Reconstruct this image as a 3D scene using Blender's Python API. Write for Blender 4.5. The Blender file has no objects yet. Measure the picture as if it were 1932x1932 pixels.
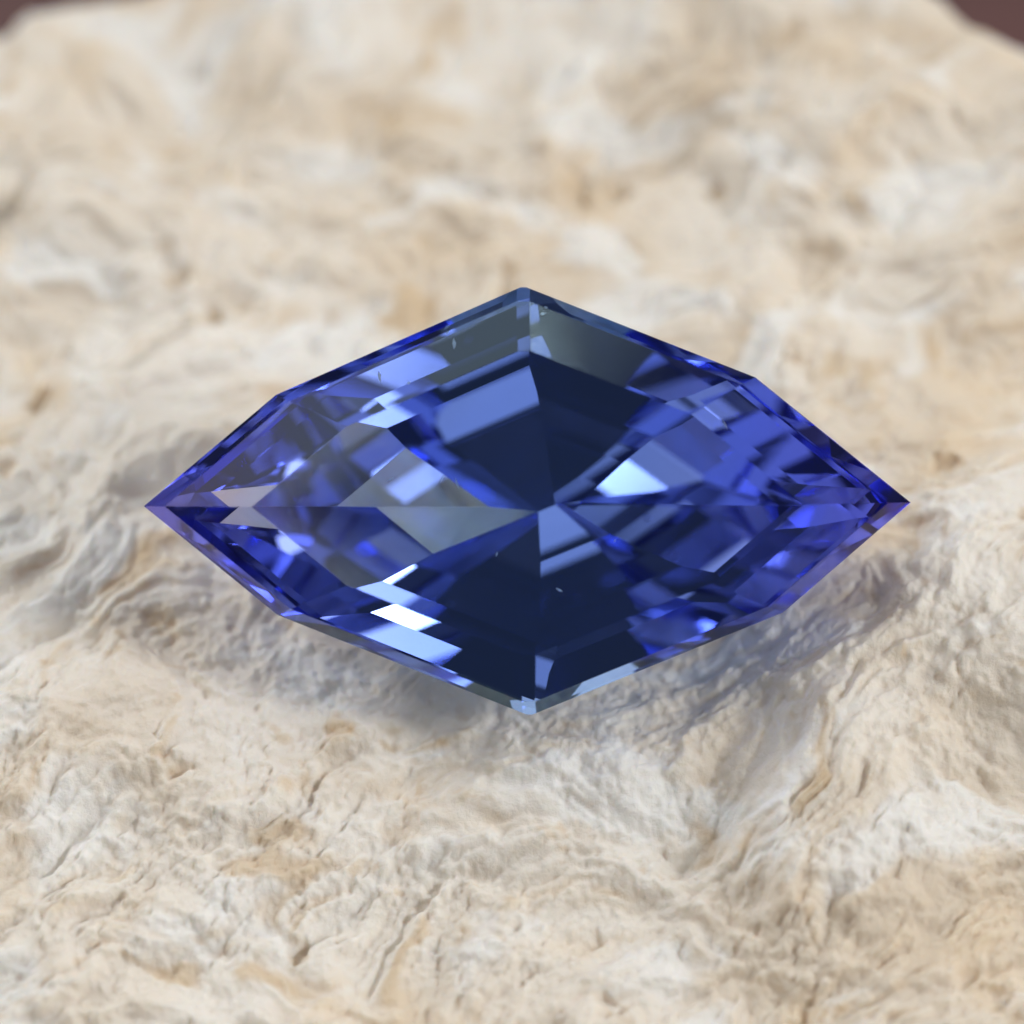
import bpy, math
import numpy as np
from mathutils import Matrix, Vector

# ------------------------------------------------------------------ parameters
# the stone is measured in "gem units": one unit is half its length
Q = {"s1": 0.93939, "z1": 0.04927, "s0": 0.71281, "z0": 0.11055, "pa1": 66.28868, "ps1": 0.86178, "pa2": 47.31329, "ps2": 0.82178, "pa3": 43.24481, "ps3": 0.57873, "pa4": 40.2122, "ps4": 0.3903, "pa5": 39.2122, "cx": 0.03253, "cy": -0.015, "corner": 0.007, "tx": 0.08375, "ty": 0.00408, "inc": 32.98726, "roll": -5.07518, "amb": -2.8817, "ambc": 0.37247, "ior": 1.77, "ar": 1.0, "ag": 0.86, "ab": 0.17, "stone": 0.58527, "sh0": 0.50861, "tr": 0.3, "tg": 0.25, "lx0": -0.91643, "ly0": 0.85499, "la0": 6.0, "ll0": 3.32055, "lx1": -0.96822, "ly1": 0.50183, "la1": 2.0, "ll1": 0.56577, "lx2": 0.97, "ly2": 0.04176, "la2": 22.0, "ll2": 1.0453, "lx3": -0.50753, "ly3": 0.16013, "la3": 15.58481, "ll3": -0.40119, "lx4": -0.38914, "ly4": 0.87036, "la4": 40.0, "ll4": -0.19765, "d00": -0.29658, "d01": -1.69276, "d02": 2.12288, "d03": -0.71281, "d04": 0.2705, "d05": -1.85597, "d06": -0.28579, "d07": -0.9947, "d10": -2.03793, "d11": 2.25964, "d12": 1.06855, "d13": 0.07761, "d14": 1.28207, "d15": -0.27257, "d16": 0.9171, "d17": -0.70455, "d20": -0.72321, "d21": 2.06156, "d22": -0.48821, "d23": -0.39415, "d24": 2.5766, "d25": -0.22757, "d26": 0.92404, "d27": -1.09438, "d30": 1.3584, "d31": -1.85494, "d32": -0.11114, "d33": 1.3665, "d34": -0.95649, "d35": -1.14179, "d36": 0.59961, "d37": 0.97873, "d40": 1.5314, "d41": -1.37182, "d42": 0.2261, "d43": 2.00878, "d44": -0.58418, "d45": -1.86207, "d46": 1.30698, "d47": 1.26206, "lx5": -0.69282, "ly5": 0.51107, "la5": 2.84051, "ll5": 3.23687, "lx6": 0.82672, "ly6": 0.195, "la6": 5.83167, "ll6": 3.85651, "lx7": -0.62874, "ly7": 0.10002, "la7": 5.35592, "ll7": 1.60504, "lx8": 0.10605, "ly8": 0.77407, "la8": 6.5317, "ll8": 1.48234}
MM = 0.001
UNIT = 5.0 * MM
K = 5

inc = math.radians(Q['inc']); roll = math.radians(Q['roll'])
U = np.array([math.sin(roll) * math.sin(inc), math.cos(roll) * math.sin(inc), math.cos(inc)])   # world up seen from the gem
W = np.array([0, 0, 1.0])
F = -W + (W @ U) * U; F /= np.linalg.norm(F)
R = np.cross(F, U)
A = np.array([R, F, U])                      # gem frame -> world frame
def to_world(p):
    return (A @ np.asarray(p, float)) * UNIT
def dir_world(p):
    return A @ np.asarray(p, float)

scene = bpy.context.scene
col = scene.collection

# ------------------------------------------------------------------ camera
CAMD = 11.0
cam_g = np.array([math.tan(Q['tx']) * CAMD, math.tan(Q['ty']) * CAMD, CAMD])
cam_data = bpy.data.cameras.new('camera')
cam = bpy.data.objects.new('camera', cam_data); col.objects.link(cam)
M = Matrix(A.tolist()).to_4x4()              # camera axes are the gem's axes
M.translation = Vector(to_world(cam_g))
cam.matrix_world = M
frame = 1932 / 722.0
cam_data.sensor_width = 36
cam_data.lens = 36 * CAMD / frame
cam_data.shift_x = ((966 - 996) / 722.0 - cam_g[0]) / frame
cam_data.shift_y = ((948 - 966) / 722.0 - cam_g[1]) / frame
cam_data.clip_start = 0.001; cam_data.clip_end = 50
cam_data.dof.use_dof = True
cam_data.dof.focus_distance = (CAMD + 0.05) * UNIT
cam_data.dof.aperture_fstop = cam_data.lens / 2.4     # a 2.4 mm wide opening
scene.camera = cam

# ------------------------------------------------------------------ light
world = bpy.data.worlds.new('World'); scene.world = world; world.use_nodes = True
amb = math.exp(Q['amb'])
bg = world.node_tree.nodes['Background']
bg.inputs[0].default_value = (1 - Q['ambc'] * .6, 1 - Q['ambc'] * .3, 1, 1)
bg.inputs[1].default_value = amb
def lamp(k, name, dist):
    x, y = Q['lx%d' % k], Q['ly%d' % k]
    r = math.hypot(x, y)
    if r > .98: x, y = x / r * .98, y / r * .98
    L = dir_world((x, y, math.sqrt(1 - min(x * x + y * y, .9604))))
    a = math.radians(Q['la%d' % k]); rad = math.exp(Q['ll%d' % k])
    li = bpy.data.lights.new(name, 'AREA'); li.shape = 'DISK'
    rr = dist * math.tan(a); li.size = 2 * rr
    li.energy = rad * math.pi * math.pi * rr * rr
    li.color = (1, 1, 1)
    o = bpy.data.objects.new(name, li); col.objects.link(o)
    o.location = Vector(L * dist)
    o.rotation_euler = Vector(L).to_track_quat('Z', 'Y').to_euler()
    return o
for k, name, dist in ((7, 'added_spot', .30), (8, 'added_spot', .32), (5, 'added_spot', .34), (6, 'added_spot', .37), (0, 'added_spot', .41), (1, 'added_small_disc', .46),  # unseen small discs, added and aimed to put flashes in the gem
                      (2, 'added_soft_disc', .52), (3, 'added_soft_disc', .58), (4, 'added_broad_disc', .66)):  # unseen wide discs, added for the gem's pale patches and soft fill
    if 'lx%d' % k in Q: lamp(k, name, dist)

scene.view_settings.view_transform = 'Standard'
scene.view_settings.look = 'None'
scene.view_settings.exposure = 0
scene.view_settings.gamma = 1
scene.cycles.max_bounces = 24
scene.cycles.transmission_bounces = 20
scene.cycles.glossy_bounces = 20
scene.cycles.diffuse_bounces = 3
scene.cycles.sample_clamp_indirect = 8
scene.cycles.blur_glossy = 0.3
scene.cycles.use_denoising = True
try: scene.cycles.denoiser = 'OPENIMAGEDENOISE'
except Exception: pass

# ------------------------------------------------------------------ helpers
def mesh_obj(name, verts, faces, mat, smooth=False, parent=None):
    me = bpy.data.meshes.new(name)
    me.from_pydata([tuple(v) for v in verts], [], faces)
    me.update()
    if smooth: me.polygons.foreach_set('use_smooth', [True] * len(me.polygons))
    me.materials.append(mat)
    o = bpy.data.objects.new(name, me); col.objects.link(o)
    if parent: o.parent = parent
    return o
def new_mat(name):
    m = bpy.data.materials.new(name); m.use_nodes = True
    return m, m.node_tree, m.node_tree.nodes, m.node_tree.links

# ------------------------------------------------------------------ gem shape
OUT = [(273, 955), (522, 745), (988, 540), (1425, 712), (1718, 948), (1478, 1155), (1000, 1350), (525, 1160)]
OL = np.array([((x - 996) / 722., (948 - y) / 722.) for x, y in OUT])
def gem_planes():
    gz = .012; z = -gz
    s = [1, Q['ps1'], Q['ps2'], Q['ps3'], Q['ps4'], 0]
    rings = [(Q['s0'], gz + Q['z0']), (Q['s1'], Q['z1'] + gz), (1, gz), (1, -gz)]
    for a, (sa, sb) in zip((Q['pa1'], Q['pa2'], Q['pa3'], Q['pa4'], Q['pa5']), ((1, s[1]), (s[1], s[2]), (s[2], s[3]), (s[3], s[4]), (s[4], 0))):
        z -= math.tan(math.radians(a)) * (sa - sb) * .55
        rings.append((max(sb, 1e-4), z))
    N, D = [], []
    c = np.array((Q['cx'], Q['cy']))
    ring = lambda s: [c + (p - c) * s for p in OL]
    for k in range(len(rings) - 1):
        s0, z0 = rings[k]; s1, z1 = rings[k + 1]; r0 = ring(s0); r1 = ring(s1)
        for i in range(8):
            a = np.array([*r0[i], z0]); b = np.array([*r0[(i + 1) % 8], z0])
            e = np.array([*r1[i], z1]); f = np.array([*r1[(i + 1) % 8], z1])
            n = np.cross(f - e, a - e) if s0 < s1 else np.cross(b - a, e - a)
            n /= np.linalg.norm(n)
            if n[:2] @ ((a + b)[:2] / 2 - c) < 0: n = -n
            if k >= 3:
                dl = math.radians(Q['d%d%d' % (k - 3, i)]); h = n[:2] / np.linalg.norm(n[:2])
                th = math.atan2(-n[2], np.linalg.norm(n[:2])) - dl
                n = np.array([*(h * math.cos(th)), -math.sin(th)])
            N.append(n); D.append(n @ ((a + b) / 2))
        if k <= 3:                                   # narrow facets that blunt the two wide corners
            for i, sy in ((2, 1), (6, -1)):
                p0 = np.array([*r0[i], z0]); p1 = np.array([*r1[i], z1]); m = p1 - p0
                n = np.array([0, -m[2], m[1]]); n /= np.linalg.norm(n)
                if n[1] * sy < 0: n = -n
                if abs(n[1]) < .05: continue
                off = Q['corner'] * (.45 if k == 2 else 1)
                N.append(n); D.append(n @ p0 - off * abs(n[1]))
    N.append(np.array([0, 0, 1.])); D.append(rings[0][1])
    return np.array(N), np.array(D), z
GN, GD, culet_z = gem_planes()
def hull(N, D):
    n = len(N); pts = []
    I, J, L = np.array([(i, j, l) for i in range(n) for j in range(i + 1, n) for l in range(j + 1, n)]).T
    MM3 = np.stack([N[I], N[J], N[L]], 1); det = np.linalg.det(MM3)
    k = abs(det) > 1e-7
    P = np.linalg.solve(MM3[k], np.stack([D[I], D[J], D[L]], 1)[k][..., None])[..., 0]
    ok = (P @ N.T <= D + 1e-6).all(1)
    P = P[ok]; verts = []
    for p in P:
        if not any(np.linalg.norm(p - v) < 2e-5 for v in verts): verts.append(p)
    V = np.array(verts); faces = []
    for a in range(n):
        idx = [i for i in range(len(V)) if abs(V[i] @ N[a] - D[a]) < 4e-5]
        if len(idx) < 3: continue
        c = V[idx].mean(0)
        t = np.cross(N[a], [0.3, .5, .8]); t /= np.linalg.norm(t); b = np.cross(N[a], t)
        ang = [math.atan2((V[i] - c) @ b, (V[i] - c) @ t) for i in idx]
        faces.append([i for _, i in sorted(zip(ang, idx))])
    return V, faces
GV, GF = hull(GN, GD)
GW = (A @ GV.T).T * UNIT

# ------------------------------------------------------------------ gem material
m_gem, nt, nd, lk = new_mat('blue_violet_crystal')
nd.remove(nd['Principled BSDF'])
out = nd['Material Output']
glass = nd.new('ShaderNodeBsdfGlass'); glass.inputs['IOR'].default_value = Q['ior']; glass.inputs['Roughness'].default_value = 0
clear = nd.new('ShaderNodeBsdfGlass'); clear.inputs['IOR'].default_value = Q['ior']; clear.inputs['Roughness'].default_value = 0
clear.inputs['Color'].default_value = (1, 1, 1, 1)
at = nd.new('ShaderNodeAttribute'); at.attribute_name = 'zone'
sep = nd.new('ShaderNodeSeparateXYZ'); lk.new(at.outputs['Vector'], sep.inputs[0])
sq = nd.new('ShaderNodeMath'); sq.operation = 'MULTIPLY'; lk.new(sep.outputs[0], sq.inputs[0]); lk.new(sep.outputs[0], sq.inputs[1])
def expn(kmul, kadd):
    a = nd.new('ShaderNodeMath'); a.operation = 'MULTIPLY_ADD'; lk.new(sq.outputs[0], a.inputs[0])
    a.inputs[1].default_value = kmul; a.inputs[2].default_value = kadd
    e = nd.new('ShaderNodeMath'); e.operation = 'EXPONENT'; lk.new(a.outputs[0], e.inputs[0]); return e
comb = nd.new('ShaderNodeCombineColor')
lk.new(expn(Q['tr'], -Q['tr']).outputs[0], comb.inputs[0]); lk.new(expn(-Q['tg'], 0).outputs[0], comb.inputs[1]); comb.inputs[2].default_value = 1
lk.new(comb.outputs[0], glass.inputs['Color'])
geo = nd.new('ShaderNodeNewGeometry')
mixs = nd.new('ShaderNodeMixShader'); lk.new(geo.outputs['Backfacing'], mixs.inputs[0])
lk.new(glass.outputs[0], mixs.inputs[1]); lk.new(clear.outputs[0], mixs.inputs[2])
lk.new(mixs.outputs[0], out.inputs['Surface'])
va = nd.new('ShaderNodeVolumeAbsorption')
ab = np.array([Q['ar'], Q['ag'], Q['ab']]); dens = ab.max() * 1.02
va.inputs['Color'].default_value = (*(1 - ab / dens), 1); va.inputs['Density'].default_value = dens / UNIT
lk.new(va.outputs[0], out.inputs['Volume'])

gem = mesh_obj('gemstone', GW, GF, m_gem)
za = gem.data.attributes.new('zone', 'FLOAT_VECTOR', 'POINT')
za.data.foreach_set('vector', GV.astype(np.float32).ravel())
gem['label'] = 'faceted blue violet gemstone with eight pointed sides resting on the pale stone'
gem['category'] = 'gemstone'

# small pale flakes and needles caught inside the crystal
m_in, nt, nd, lk = new_mat('pale_inclusion')
bs = nd['Principled BSDF']; bs.inputs['Base Color'].default_value = (.75, .78, .85, 1); bs.inputs['Roughness'].default_value = .3
def sliver(px, py, z, length, width, ang, seed):
    r = np.random.default_rng(seed)
    c = np.array(((px - 996) / 722., (948 - py) / 722., z))
    t = np.array((math.cos(ang), math.sin(ang), .25)); t /= np.linalg.norm(t)
    b1 = np.cross(t, (0, 0, 1.)); b1 /= np.linalg.norm(b1); b2 = np.cross(t, b1)
    V = [c - t * length / 2]; n = 5
    for s_ in (-.22, .05, .28):
        w = width * (.5 - abs(s_)) * 2
        for k in range(n):
            a = 6.2832 * k / n + r.uniform(-.3, .3)
            V.append(c + t * s_ * length + (b1 * math.cos(a) + b2 * math.sin(a) * .35) * w * r.uniform(.5, 1.1) / 2)
    V.append(c + t * length / 2)
    Fs = [(0, 1 + (k + 1) % n, 1 + k) for k in range(n)]
    for q in range(2):
        o = 1 + q * n
        Fs += [(o + k, o + (k + 1) % n, o + n + (k + 1) % n, o + n + k) for k in range(n)]
    o = 1 + 2 * n
    Fs += [(o + k, o + (k + 1) % n, len(V) - 1) for k in range(n)]
    V = np.array(V)
    assert (V @ GN.T < GD - 1e-3).all()
    mesh_obj('inclusion', (A @ V.T).T * UNIT, Fs, m_in, parent=gem)
for i, a in enumerate(((852, 634, 0, .024, .011, .9), (864, 660, 0, .036, .015, 1.62), (838, 903, .0, .030, .005, 1.2),
                       (866, 912, .0, .034, .006, 1.9), (1058, 1112, .0, .022, .010, -.5), (781, 738, .0, .012, .008, .3),
                       (724, 722, .0, .040, .012, 1.75), (1022, 603, .0, .016, .014, .2), (1360, 812, .0, .040, .006, 1.9),
                       (740, 905, -.02, .024, .005, .5), (1162, 1020, -.02, .012, .006, 1.2), (940, 1045, -.02, .014, .006, 1.3))):
    sliver(*a, i)

# ------------------------------------------------------------------ noise for the rough stone (plain numpy)
rng = np.random.default_rng(7)
PERM = rng.permutation(4096).astype(np.int64)
GR = rng.uniform(0, 2 * np.pi, 4096)
def h2(i, j, s=0):
    return PERM[(PERM[(i + s * 131) & 4095] + j * 7 + s * 17) & 4095]
def gnoise(x, y, s=0):
    i = np.floor(x).astype(np.int64); j = np.floor(y).astype(np.int64); fx = x - i; fy = y - j
    u = fx * fx * fx * (fx * (fx * 6 - 15) + 10); v = fy * fy * fy * (fy * (fy * 6 - 15) + 10)
    def g(a, b):
        t = GR[h2(i + a, j + b, s)]; return np.cos(t) * (fx - a) + np.sin(t) * (fy - b)
    return ((g(0, 0) * (1 - u) + g(1, 0) * u) * (1 - v) + (g(0, 1) * (1 - u) + g(1, 1) * u) * v) * 1.5
def fbm(x, y, o, s=0, gain=.5):
    a = 1; t = 0
    for k in range(o):
        t = t + a * gnoise(x * 2 ** k + 13.7 * k, y * 2 ** k - 7.1 * k, s + k); a *= gain
    return t
def ridged(x, y, o, s=0, gain=.5):
    a = 1; t = 0
    for k in range(o):
        t = t + a * (1 - 2 * np.abs(gnoise(x * 2 ** k + 3.3 * k, y * 2 ** k + 9.2 * k, s + k))); a *= gain
    return t
def worley(x, y, s=0):
    i = np.floor(x).astype(np.int64); j = np.floor(y).astype(np.int64)
    f1 = np.full(x.shape, 9.); f2 = np.full(x.shape, 9.); hid = np.zeros(x.shape)
    for a in (-1, 0, 1):
        for b in (-1, 0, 1):
            h = h2(i + a, j + b, s)
            px = i + a + GR[h] / (2 * np.pi); py = j + b + GR[(h * 31 + 5) & 4095] / (2 * np.pi)
            d = np.hypot(x - px, y - py)
            n1 = d < f1
            f2 = np.where(n1, f1, np.minimum(f2, d)); hid = np.where(n1, GR[(h * 57 + 11) & 4095] / 6.2832, hid); f1 = np.where(n1, d, f1)
    return f1, f2, hid
def smooth(a, b, x):
    t = np.clip((x - a) / (b - a), 0, 1); return t * t * (3 - 2 * t)

# ------------------------------------------------------------------ the rough pale stone
low = GW[:, 2].min() / MM                          # lowest point of the gem, mm
def axis(lo, a, b, hi, step):
    core = np.arange(a, b, step)
    l = a - np.cumsum(step * 1.09 ** np.arange(1, 90)); l = l[l > lo][::-1]
    r = b + np.cumsum(step * 1.09 ** np.arange(1, 90)); r = r[r < hi]
    return np.concatenate([[lo], l, core, r, [hi]])
gx = axis(-30, -8.0, 8.0, 30, .027); gy = axis(-26, -8.5, 9, 30, .030)
X, Y = np.meshgrid(gx, gy)
def billow(x, y, o, s=0, gain=.5):                    # rounded crumbs with sharp valleys
    a = 1; t = 0
    for k in range(o):
        t = t + a * (2 * np.sqrt(gnoise(x * 2 ** k + 3.3 * k, y * 2 ** k + 9.2 * k, s + k) ** 2 + .004) - .55); a *= gain
    return t
wx = X + .8 * fbm(X * .3, Y * .3, 4, 50, .45); wy = Y + .8 * fbm(X * .3 + 40, Y * .3, 4, 60, .45)
ca, sa = math.cos(math.radians(33)), math.sin(math.radians(33))
u1 = wx * ca + wy * sa; u2 = -wx * sa + wy * ca       # ridges run up to the right
near = smooth(3.5, -2.5, Y)                         # the crumbly part in front of the gem
far = 1 - near
Z = .42 * fbm(X * .15 + 3, Y * .15, 2, 1)
Z += (.22 + .16 * far) * fbm(u1 * .17 + 5, u2 * .50, 2, 5, .45)
Z += .13 * near * fbm(u1 * .42 + 5, u2 * .95, 4, 205, .6)          # low wrinkles in front
h1 = fbm(wx * .42 + 3, wy * .55, 4, 9, .5)
lv = h1 * 4.5; fr = lv - np.floor(lv)
ter = (np.floor(lv) + smooth(.3, .7, fr)) / 4.5     # broken ledges
Z += (.16 + .08 * near) * (.6 * h1 + .4 * ter)
soft = smooth(-.35, .45, fbm(X * .38 + 9, Y * .38, 2, 22))
Z += .13 * far * fbm(wx * .62 + 8, wy * .8, 3, 230, .55)
Z += .070 * billow(u1 * .95 + .10 * fbm(X * 2.2, Y * 2.2, 3, 80), u2 * 1.25, 4, 70, .6)
h2n = fbm(u1 * 1.5, u2 * 2.0, 4, 19, .6)
lv = h2n * 4; fr = lv - np.floor(lv)
Z += .035 * (np.floor(lv) + smooth(.3, .6, fr)) / 4 * (.3 + .7 * soft) * (1 - .5 * far)
dx = .22 * fbm(X * 2.4, Y * 2.4, 3, 81, .6); dy = .22 * fbm(X * 2.4 + 30, Y * 2.4, 3, 82, .6)
g1 = worley((X + dx) * 2.1, (Y + dy) * 2.7, 120); g2 = worley((X + dy) * 4.6, (Y - dx) * 5.6, 121); g3 = worley(X * 9.5 + dx * 3, Y * 11 + dy * 3, 122)
Z += .060 * (1 - .6 * far) * smooth(.75, .05, g1[0]) * (.3 + g1[2]) * (.4 + .6 * soft)          # grains and crumbs
Z += .032 * (1 - .7 * far) * smooth(.75, .05, g2[0]) * (.2 + g2[2]) * (.35 + .65 * soft)
Z += .015 * near * smooth(.75, .05, g3[0]) * (.1 + g3[2]) * (.3 + .7 * soft)
Z += .020 * (1 - .7 * far) * fbm(X * 7, Y * 7, 4, 33, .65) * (.4 + .6 * soft)
pit = smooth(.22, .05, worley(X * .9 + 5, Y * .9, 77)[0] + .12 * fbm(X * 4, Y * 4, 2, 78)) * smooth(.25, .6, fbm(X * .5, Y * .5 + 6, 2, 44))
Z -= .14 * pit
v1 = gnoise(wx * .42 + 3, wy * .55, 9)
crack = smooth(.5, .9, fbm(wx * .45 + 60, wy * .7, 4, 140, .6)) * .8 + .5 * smooth(.5, 1., fbm(wx * 1.6 + 60, wy * 2.1, 4, 150, .6))
white = smooth(.1, .7, fbm(wx * .5 + 70, wy * .8, 4, 160, .55))
rest = low - .10
Zs = Z + rest
cent = np.exp(-((X / 4.5) ** 2 + ((Y + .5) / 3.0) ** 2))
Zs = Zs * (1 - .5 * cent) + .5 * cent * (rest + .2)
Zs += np.exp(-((Y + .4) / 3.6) ** 2) * .85 * smooth(1.0, 4.6, np.abs(X - .1)) + .45 * np.exp(-((X / 3.2) ** 2 + ((Y + 2.9) / 1.3) ** 2))      # a shallow hollow holds the gem
# far rim rolls off towards the table
edge = 12.55 - .012 * (X + 1.0) ** 2 - .36 * smooth(1, 8, X) * (X - 1) + .25 * gnoise(X * .4, X * 0 + 2, 90)
over = np.maximum(0, Y - edge + 1.2)
Zs -= .8 * over ** 2
rr = np.maximum(0, np.hypot(X / 1.1, np.minimum(Y, 0)) - 15); Zs -= .12 * rr ** 2
Zs = np.maximum(Zs, low - 24.5)
# seat the gem: keep the stone just under its faces
gp = GN @ A.T; gd = GD * UNIT / MM
lowz = np.full(X.shape, -1e9); hiz = np.full(X.shape, 1e9)
for n, d in zip(gp, gd):
    if n[2] < -1e-4: lowz = np.maximum(lowz, (d - n[0] * X - n[1] * Y) / n[2])
    elif n[2] > 1e-4: hiz = np.minimum(hiz, (d - n[0] * X - n[1] * Y) / n[2])
    else: hiz = np.where(n[0] * X + n[1] * Y > d, -1e9, hiz)
inside = lowz < hiz + .05
Zs = np.where(inside, np.minimum(Zs, lowz - .012), Zs)

ny, nx = X.shape
Vt = np.stack([X, Y, Zs], -1).reshape(-1, 3) * MM
ii = (np.arange(ny - 1)[:, None] * nx + np.arange(nx - 1)[None]).ravel()
quads = np.stack([ii, ii + 1, ii + nx + 1, ii + nx], 1)
m_st, nt, nd, lk = new_mat('pale_chalky_stone')
me = bpy.data.meshes.new('rough_stone')
FLOOR = low - 24.5
quads = quads[Vt[quads][:, :, 2].max(1) > (FLOOR + .05) * MM]        # the stone ends where it meets the table
e = np.concatenate([quads[:, [0, 1]], quads[:, [1, 2]], quads[:, [2, 3]], quads[:, [3, 0]]])
key = np.sort(e, 1); _, first, cnt = np.unique(key[:, 0] * len(Vt) + key[:, 1], return_index=True, return_counts=True)
rim = e[first[cnt == 1]]
rv = np.unique(rim); remap = {int(v): len(Vt) + i for i, v in enumerate(rv)}
bv = Vt[rv].copy(); bv[:, 2] = (low - 25) * MM
base = len(Vt); nb = len(rv)
skirt = np.array([(int(y), int(x), remap[int(x)], remap[int(y)]) for x, y in rim])
mid = np.array([[0, 0, (low - 25) * MM]])
Vt = np.concatenate([Vt, bv, mid]); nb += 1
under = np.array([(remap[int(y)], remap[int(x)], len(Vt) - 1) for x, y in rim])
used = np.unique(np.concatenate([quads.ravel(), skirt.ravel(), under.ravel()]))
mp_ = np.full(len(Vt), -1); mp_[used] = np.arange(len(used))
quads = mp_[quads]; skirt = mp_[skirt]; under = mp_[under]; Vt = Vt[used]
Fq = np.concatenate([quads, skirt])
me.vertices.add(len(Vt)); me.vertices.foreach_set('co', Vt.astype(np.float32).ravel())
me.loops.add(Fq.size + under.size); me.polygons.add(len(Fq) + len(under))
me.loops.foreach_set('vertex_index', np.concatenate([Fq.ravel(), under.ravel()]).astype(np.int32))
me.polygons.foreach_set('loop_start', np.concatenate([np.arange(0, Fq.size, 4), Fq.size + np.arange(0, under.size, 3)]).astype(np.int32))
me.polygons.foreach_set('use_smooth', np.ones(len(Fq) + len(under), bool))
me.update(calc_edges=True); me.validate()
stain = crack + .5 * pit + .25 * smooth(.1, .8, fbm(wx * .6 + 20, wy * .6, 3, 66)) 
sa_ = me.attributes.new('stain', 'FLOAT', 'POINT')
sa_.data.foreach_set('value', np.concatenate([stain.ravel(), np.zeros(nb)])[used].astype(np.float32))
wa_ = me.attributes.new('white', 'FLOAT', 'POINT')
wa_.data.foreach_set('value', np.concatenate([white.ravel(), np.zeros(nb)])[used].astype(np.float32))
me.materials.append(m_st)
stone = bpy.data.objects.new('rough_stone', me); col.objects.link(stone)
stone['label'] = 'pale beige rough chalky stone with ridges and pits under the gemstone'
stone['category'] = 'stone'

bs = nd['Principled BSDF']
tc = nd.new('ShaderNodeTexCoord')
def noise(scale, detail=4, rough=.55, dist=0):
    n = nd.new('ShaderNodeTexNoise'); n.inputs['Scale'].default_value = scale; n.inputs['Detail'].default_value = detail
    n.inputs['Roughness'].default_value = rough; n.inputs['Distortion'].default_value = dist
    lk.new(tc.outputs['Object'], n.inputs['Vector']); return n
def ramp(src, stops):
    r = nd.new('ShaderNodeValToRGB'); lk.new(src, r.inputs[0]); e = r.color_ramp.elements
    while len(e) < len(stops): e.new(.5)
    for el, (p, c) in zip(e, stops): el.position = p; el.color = (*c, 1)
    return r
def mix(fac, a, b, kind='MIX'):
    m = nd.new('ShaderNodeMix'); m.data_type = 'RGBA'; m.blend_type = kind
    if isinstance(fac, float): m.inputs[0].default_value = fac
    else: lk.new(fac, m.inputs[0])
    for s, v in ((6, a), (7, b)):
        if isinstance(v, tuple): m.inputs[s].default_value = (*v, 1)
        else: lk.new(v, m.inputs[s])
    return m.outputs[2]
base_c = ramp(noise(170, 5, .55, .6).outputs[0], [(.30, (.70, .585, .45)), (.44, (.775, .69, .58)), (.57, (.825, .765, .68)), (.72, (.87, .84, .79))]).outputs[0]
warm = ramp(noise(300, 4, .6, .8).outputs[0], [(.52, (0, 0, 0)), (.72, (1, 1, 1))]).outputs[0]
c1 = mix(warm, base_c, (.79, .64, .46))
st = nd.new('ShaderNodeAttribute'); st.attribute_name = 'stain'
c2 = mix(st.outputs['Fac'], c1, (.66, .51, .34))
wt = nd.new('ShaderNodeAttribute'); wt.attribute_name = 'white'
wm = nd.new('ShaderNodeMath'); wm.operation = 'MULTIPLY'; wm.inputs[1].default_value = .75; lk.new(wt.outputs['Fac'], wm.inputs[0])
c2 = mix(wm.outputs[0], c2, (.87, .855, .82))
lk.new(c2, bs.inputs['Base Color'])
bs.inputs['Roughness'].default_value = .62
bs.inputs['Specular IOR Level'].default_value = .35
bs.inputs['Subsurface Weight'].default_value = .4
bs.inputs['Subsurface Radius'].default_value = (1, .75, .5)
bs.inputs['Subsurface Scale'].default_value = .0004
bp = nd.new('ShaderNodeBump'); bp.inputs['Strength'].default_value = .8; bp.inputs['Distance'].default_value = .00005
lk.new(noise(6500, 6, .7).outputs[0], bp.inputs['Height']); lk.new(bp.outputs[0], bs.inputs['Normal'])

# ------------------------------------------------------------------ dark brown table below
m_tb, nt, nd, lk = new_mat('dark_brown_wood')
bs = nd['Principled BSDF']; tc = nd.new('ShaderNodeTexCoord')
mp = nd.new('ShaderNodeMapping'); mp.inputs['Scale'].default_value = (1, 9, 1); lk.new(tc.outputs['Object'], mp.inputs[0])
n = nd.new('ShaderNodeTexNoise'); n.inputs['Scale'].default_value = 14; n.inputs['Detail'].default_value = 6; lk.new(mp.outputs[0], n.inputs['Vector'])
r = ramp(n.outputs[0], [(.3, (.060, .022, .020)), (.7, (.11, .042, .038))])
lk.new(r.outputs[0], bs.inputs['Base Color']); bs.inputs['Roughness'].default_value = .55
zt = (low - 25) * MM - .0002
s = .6; th = .03
tv = [(-s, -s, zt), (s, -s, zt), (s, s, zt), (-s, s, zt), (-s, -s, zt - th), (s, -s, zt - th), (s, s, zt - th), (-s, s, zt - th)]
tb = mesh_obj('table_top', tv, [(0, 1, 2, 3), (7, 6, 5, 4), (0, 4, 5, 1), (1, 5, 6, 2), (2, 6, 7, 3), (3, 7, 4, 0)], m_tb)
tb['kind'] = 'structure'
